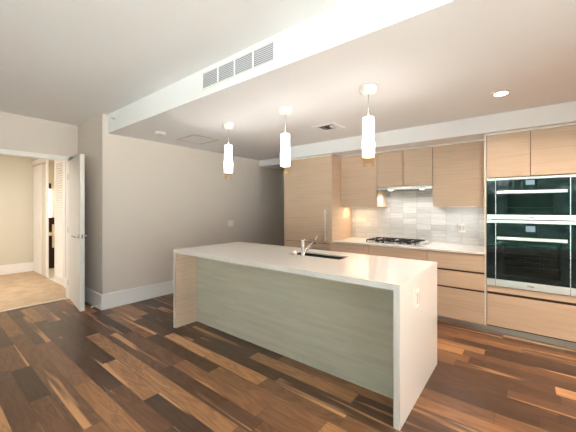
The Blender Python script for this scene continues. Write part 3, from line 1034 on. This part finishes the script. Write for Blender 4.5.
s_ = thing('ceiling_vent', 'small square metal ceiling diffuser in front of the cabinet soffit', 'air vent', (-1.96, 3.31, ZC2))
c0, c1, e0, e1 = -2.12, -1.80, 3.16, 3.46
mb = MB()
for a in ((c0, c1, e0, e0 + 0.05), (c0, c1, e1 - 0.05, e1), (c0, c0 + 0.05, e0 + 0.05, e1 - 0.05), (c1 - 0.05, c1, e0 + 0.05, e1 - 0.05)):
    mb.box(a[0], a[1], a[2], a[3], ZC2 - 0.010, ZC2 - 0.0005, bev=0.002, seg=1)
mb.build('frame', M['ceiling'], s_)
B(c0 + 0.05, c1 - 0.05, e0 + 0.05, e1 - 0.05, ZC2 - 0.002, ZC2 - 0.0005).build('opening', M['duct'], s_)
for k in (0, 1):
    r0 = 0.065 + k * 0.035
    MB().prism([(c0 + r0, ZC2 - 0.004), (c0 + r0 + 0.02, ZC2 - 0.016), (c0 + r0 + 0.022, ZC2 - 0.015), (c0 + r0 + 0.002, ZC2 - 0.003)], e0 + r0, e1 - r0, 'y').build('blade', M['grille'], s_)
    MB().prism([(c1 - r0 - 0.02, ZC2 - 0.016), (c1 - r0, ZC2 - 0.004), (c1 - r0 - 0.002, ZC2 - 0.003), (c1 - r0 - 0.022, ZC2 - 0.015)], e0 + r0, e1 - r0, 'y').build('blade', M['grille'], s_)



def downlight(x, y, z, label, power, col=WARM):
    d = thing('downlight', label, 'downlight', (x, y, z), 'recessed ceiling downlights')
    MB().lathe(x, y, [(0.052, z - 0.004), (0.072, z - 0.003), (0.075, z - 0.0005)], 32).build('trim_ring', M['plastic'], d)
    MB().lathe(x, y, [(0.048, z - 0.0055), (0.050, z - 0.0038)], 32).build('lamp', M['lamp'], d)
    area_light('downlight_lamp', (x, y, z - 0.012), (0, 0, 0), 0.09, 0, power, col, 'DISK', 2.5)
    return d


downlight(-0.162, 3.311, ZC2, 'round lit recessed downlight in the kitchen ceiling before the oven tower', 6)
downlight(1.05, 3.31, ZC2, 'lit recessed downlight in the kitchen ceiling before the pantry cabinet', 12)
downlight(1.05, 2.2, ZC2, 'lit recessed downlight in the kitchen ceiling right of the island', 24)

# sprinkler on the dropped face
sp_ = thing('sprinkler', 'small chrome sprinkler head at the left end of the dropped ceiling face', 'sprinkler', (-4.268, YS, 2.584))
MB().lathe(-4.268, 2.584, [(0.032, YS - 0.006), (0.034, YS - 0.0005)], 24, 'y').build('escutcheon', M['plastic'], sp_)
MB().lathe(-4.268, 2.584, [(0.018, YS - 0.052), (0.018, YS - 0.049), (0.007, YS - 0.048), (0.008, YS - 0.005)], 16, 'y').build('head', M['chrome'], sp_)

# ------------------------------------------------------------------ hall and bath beyond the door
# folded white panel at the left of the closet opening
fp = thing('folding_door', 'plain white folding closet door panel at the left of the hall opening', 'door', (-8.14, HY, 0.01))
B(-8.45, -7.83, HY - 0.012, HY + 0.022, 0.012, BZ - 0.03, bev=0.002).build('panel', M['door'], fp)
B(-7.825, -7.60, HY - 0.004, HY + 0.03, 0.012, BZ - 0.03, bev=0.002).build('panel', M['hall_wall'], fp)['label'] = 'tan second leaf'
B(-7.95, -7.88, HY - 0.02, HY - 0.012, 0.78, 1.10, bev=0.002).build('pull', M['edge'], fp)
jm = struct('trim_6', B(-7.56, -7.385, HY + 0.0, HY + 0.012, 0.007, BZ), M['trim'])
# louvred door
lx0, lx1 = -6.93, -6.385
lo = thing('louvered_door', 'cream louvred folding closet door on the right of the hall opening', 'door', ((lx0 + lx1) / 2, HY, 0.012))
fw = 0.055
zl0, zl1 = 0.012, BZ - 0.03
MB().box(lx0, lx0 + fw, HY - 0.006, HY + 0.028, zl0, zl1).box(lx1 - fw, lx1, HY - 0.006, HY + 0.028, zl0, zl1) \
    .box(lx0 + fw, lx1 - fw, HY - 0.006, HY + 0.028, zl0, zl0 + 0.13).box(lx0 + fw, lx1 - fw, HY - 0.006, HY + 0.028, zl1 - 0.08, zl1).build('frame', M['door'], lo)
mb = MB()
ns = 46
for i in range(ns):
    z = zl0 + 0.135 + (zl1 - zl0 - 0.22) * i / ns
    mb.prism([(HY - 0.004, z), (HY - 0.004, z + 0.007), (HY + 0.026, z + 0.042), (HY + 0.026, z + 0.035)], lx0 + fw, lx1 - fw, 'x')
mb.build('louvers', M['door'], lo)

# bathroom glimpsed through the gap
va = thing('bath_vanity', 'dark brown bathroom vanity with a pale top glimpsed through the hall opening', 'vanity', (-8.75, 2.3, 0))
B(-8.998, -8.55, 1.80, 2.9, 0.0035, 0.755).build('cabinet', M['espresso'], va)
B(-8.998, -8.535, 1.79, 2.92, 0.756, 0.80, bev=0.004).build('top', M['towel'], va)
tag(B(-8.998, -8.96, 2.02, 2.19, 0.82, 1.16, bev=0.004).build('wall_cabinet_frame', M['espresso']), 'dark framed mirror base on the bathroom wall above the vanity', 'mirror')
tag(MB().box(-8.530, -8.512, 2.002, 2.042, 0.48, 1.02, bev=0.006).build('towel', M['towel']), 'cream towel hanging in front of the bathroom vanity', 'towel')
sc = thing('wall_sconce', 'lit vertical tube wall light with a dark bracket in the bathroom', 'wall light', (-9.0, 2.06, 1.5))
MB().lathe(-8.95, 2.06, [(0.022, 1.18), (0.024, 1.19), (0.024, 1.84), (0.022, 1.85)], 20).build('tube', M['tube'], sc)
B(-9.0, -8.93, 2.035, 2.085, 1.852, 1.99, bev=0.006).build('bracket', M['iron'], sc)
area_light('bath_lamp_light', (-7.8, 2.6, 2.55), (0, 0, 0), 0.3, 0, 11, (1, 0.80, 0.58), 'DISK')
hl = thing('flush_ceiling_light', 'round lit ceiling light in the hall', 'ceiling light', (-6.7, -0.1, 2.60))
MB().lathe(-6.7, -0.1, [(0.10, 2.53), (0.15, 2.55), (0.16, 2.5995)], 28).build('shade', M['shade'], hl)
area_light('hall_lamp_light', (-6.7, -0.1, 2.52), (0, 0, 0), 0.3, 0, 37, WARM2, 'DISK')


# ------------------------------------------------------------------ trees outside the back windows
def tree(x, y, h, r, label, seed):
    rnd = random.Random(seed)
    t = thing('tree', label, 'tree', (x, y, -0.3), 'trees outside the windows')
    MB().tube([(x, y, -0.3), (x + 0.1, y, h * 0.4), (x, y + 0.1, h * 0.7)], [0.16, 0.12, 0.07], 10).build('trunk', M['bark'], t)
    mb = MB()
    for i in range(420):
        a, b_ = rnd.uniform(0, 2 * PI), rnd.uniform(-1, 1)
        rr = r * rnd.uniform(0.45, 1.0)
        s = math.sqrt(1 - b_ * b_)
        c_ = Vector((x + rr * s * math.cos(a), y + rr * s * math.sin(a), h * 0.72 + rr * b_ * 0.95))
        m_ = Matrix.Rotation(rnd.uniform(0, 6), 3, 'Z') @ Matrix.Rotation(rnd.uniform(-1.2, 1.2), 3, 'X')
        L_, W_ = rnd.uniform(0.25, 0.55), rnd.uniform(0.06, 0.14)
        pts = [(-L_, 0, 0), (0, -W_, 0.03), (L_, 0, -0.05), (0, W_, 0.03)]
        mb.bm.faces.new([mb.bm.verts.new(c_ + m_ @ Vector(q_)) for q_ in pts])
    mb.build('crown', M['leaf'], t)


for i, (x, y, h, r, lab) in enumerate(((-2.6, -7.5, 3.6, 1.5, 'leafy tree left outside the back windows'), (0.6, -8.6, 4.2, 1.3, 'tall leafy tree outside the middle of the back windows'),
                                       (4.2, -9.0, 3.4, 1.4, 'leafy tree right outside the back windows'))):
    tree(x, y, h, r, lab, 11 + i)


# leafy screen added outside the back windows to block the bright deck
rnd = random.Random(5)
hg = thing('hedge', 'dense dark green hedge outside the back windows', 'hedge', (0.2, -5.6, -0.3))
B(-1.25, 1.6, -5.9, -5.45, -0.3, 1.95, bev=0.08).build('core', M['leaf'], hg)
mb = MB()
for i in range(2600):
    c_ = Vector((rnd.uniform(-1.35, 1.7), rnd.uniform(-5.5, -5.36), rnd.uniform(-0.28, 2.35)))
    m_ = Matrix.Rotation(rnd.uniform(0, 6), 3, 'Z') @ Matrix.Rotation(rnd.uniform(-1.5, 1.5), 3, 'X')
    L_, W_ = rnd.uniform(0.07, 0.14), rnd.uniform(0.02, 0.04)
    mb.bm.faces.new([mb.bm.verts.new(c_ + m_ @ Vector(q_)) for q_ in ((-L_, 0, 0), (0, -W_, 0.01), (L_, 0, -0.02), (0, W_, 0.01))])
mb.build('foliage', M['leaf'], hg)
